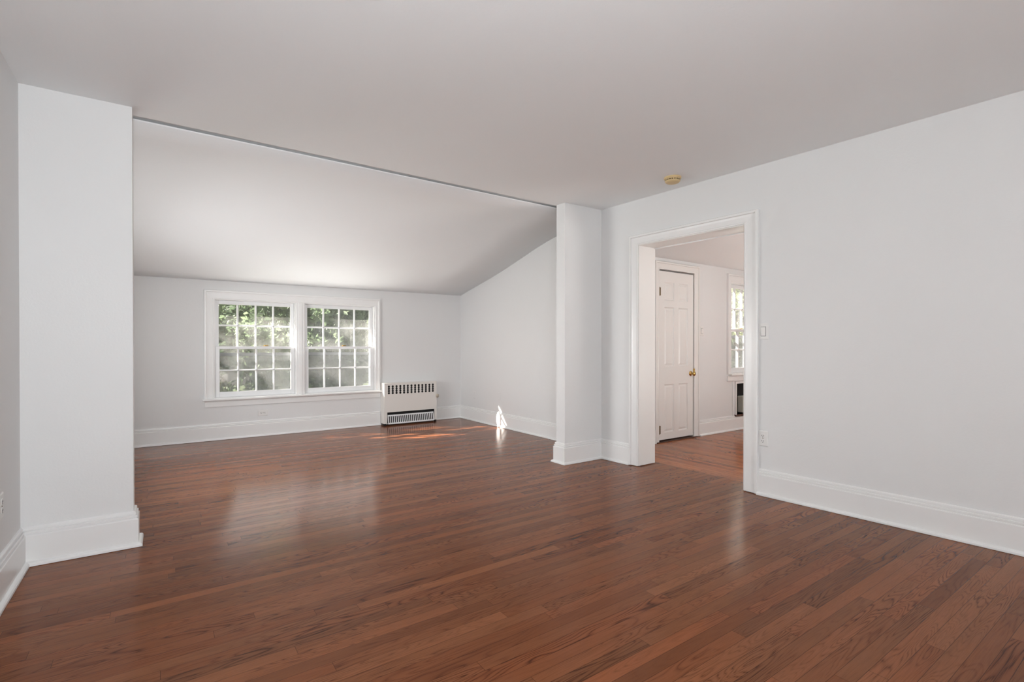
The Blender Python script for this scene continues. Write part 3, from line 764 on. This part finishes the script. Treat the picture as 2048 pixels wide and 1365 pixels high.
def tree(label, x, y, zb, ztop, r, n, leaf, m, seed, group='trees outside the windows', zc0=None, gaps=()):
    rnd = random.Random(seed)
    t = thing('tree', label, 'tree', (x, y, -3.0), 0, group)
    bm = bmesh.new(); H = ztop + 3.0
    lathe(bm, [(0, 0.20), (0.3, 0.15), (H * 0.5, 0.10), (H * 0.85, 0.03), (H * 0.86, 0)], (0, 0, 0), (0, 0, 1), 10)
    cz = (zb + ztop) / 2 + 3.0; hz = (ztop - zb) / 2
    for k in range(9):
        an = rnd.uniform(0, 6.28); z0 = (zb + 3.0) + rnd.uniform(-0.1, 0.6) * (ztop - zb)
        d = Vector((math.cos(an), math.sin(an), rnd.uniform(0.2, 0.7))); Lb = r * rnd.uniform(0.5, 0.85)
        lathe(bm, [(0, 0.05), (Lb * 0.6, 0.03), (Lb, 0.008), (Lb + 0.01, 0)], (0, 0, z0), d, 6)
    local('trunk', bm, M_BARK, t, True)
    # clumped leaves
    verts, faces = [], []
    clumps = []
    while len(clumps) < 46:
        p = Vector((rnd.uniform(-1, 1), rnd.uniform(-1, 1), rnd.uniform(-1, 1)))
        if p.length < 1.0: clumps.append((Vector((p.x * r, p.y * r, cz + p.z * hz)), r * rnd.uniform(0.16, 0.34)))
    for i in range(n):
        c, cr = clumps[i % len(clumps)]
        q = Vector((rnd.gauss(0, 1), rnd.gauss(0, 1), rnd.gauss(0, 0.8))); p = c + q * cr * 0.6
        wp = p + Vector((x, y, -3.0))
        skip = False
        for g0, gr in gaps:
            w_ = wp - g0; along = w_.dot(-SUN_TRAVEL)
            if (w_ + SUN_TRAVEL * along).length < gr: skip = True; break
        if skip or (wp.y < YW + 0.9 and wp.x > -1.5): continue
        nv = Vector((rnd.gauss(0, 1), rnd.gauss(0, 1), rnd.gauss(0.3, 1))).normalized()
        a = nv.orthogonal().normalized(); a.rotate(mathutils.Quaternion(nv, rnd.uniform(0, 6.28))); b = nv.cross(a)
        s = leaf * rnd.uniform(0.6, 1.3); k = len(verts)
        verts += [p - a * s, p + b * s * 0.45 + nv * s * 0.12, p + a * s, p - b * s * 0.45 + nv * s * 0.12]
        faces += [(k, k + 1, k + 2), (k, k + 2, k + 3)]
    me = bpy.data.meshes.new('foliage'); me.from_pydata([tuple(v) for v in verts], [], faces); me.materials.append(m)
    o = bpy.data.objects.new('foliage', me); COL.objects.link(o); o.parent = t
    return t
# openings carved through the up-sun crown so sun patches fall at chosen spots
G = []
def gap(px, py, pz, gr): G.append((Vector((px, py, pz)), gr))
def gap_line(a, b, n, gr):
    for q in range(n):
        f = q / (n - 1); G.append((Vector(a).lerp(Vector(b), f), gr))
gap_line((3.79, 5.86, 0.03), (3.79, 5.64, 0.50), 6, 0.13)
gap_line((2.0, 5.87, 0), (2.85, 5.80, 0), 10, 0.125)
gap_line((3.05, 5.94, 0), (3.75, 5.85, 0), 9, 0.12)
gap_line((2.40, 6.14, 0), (3.15, 6.20, 0), 9, 0.10)
gap_line((1.65, 6.20, 0), (2.05, 6.10, 0), 5, 0.10)
gap_line((2.40, 6.87, 0.6), (2.40, 6.87, 1.40), 7, 0.20)
gap_line((1.37, 6.87, 0.6), (1.37, 6.87, 1.40), 7, 0.17)
gap(0.95, 6.87, 1.2, 0.12); gap(1.9, 6.87, 0.75, 0.1); gap(2.2, 6.87, 0.6, 0.12); gap(1.2, 6.87, 0.6, 0.1)
S1 = Vector((-0.6, 4.75, 1.2)) - SUN_TRAVEL * 5.5  # tree put out of view to block sun through the alcove window
tree('added unseen leafy tree left of the house, keeping sun out of the alcove', S1.x, S1.y, S1.z - 1.8, S1.z + 1.8, 1.75, 22000, 0.14, M_LEAF_D, 11)
S0 = Vector((1.5, 6.9, 1.0)) - SUN_TRAVEL * 11.8
tree('leafy tree with a dense crown standing up-sun of the big window, left of the view', S0.x, S0.y, S0.z - 2.1, S0.z + 2.1, 2.3, 26000, 0.065, M_LEAF_M, 1, gaps=G)
NAMES = ['front row', 'second row', 'third row', 'furthest row']
SIDE = ['left', 'middle', 'right']
for rw, (yy, xs, r, zt, n, lf) in enumerate(((12.5, (-0.6, 2.66, 5.95), 1.22, 4.2, 11000, 0.09), (17.2, (-0.75, 3.66, 8.1), 1.65, 6.0, 14000, 0.13), (23.0, (-0.8, 4.9, 10.6), 2.15, 8.5, 16000, 0.19), (30.5, (1.9, 8.9, 15.9), 2.7, 11.0, 20000, 0.26))):
    for sd, xx in enumerate(xs):
        tree('%s tree of the %s of dark green trees behind the big window' % (SIDE[sd], NAMES[rw]), xx, yy + 0.3 * (sd - 1), -2.2, zt + 0.4 * sd, r, n, lf, (M_LEAF_D, M_LEAF_M)[(rw + sd) % 2], 20 + rw * 3 + sd)
tree('sunlit yellow-green tree outside the narrow side-room window', 14.2, 8.4, -2.2, 3.6, 1.5, 16000, 0.10, M_LEAF_Y, 7)
tree('grey-green tree behind the yellow-green one outside the side-room window', 19.8, 11.7, -2.5, 7.0, 2.4, 18000, 0.19, M_LEAF_M, 8)
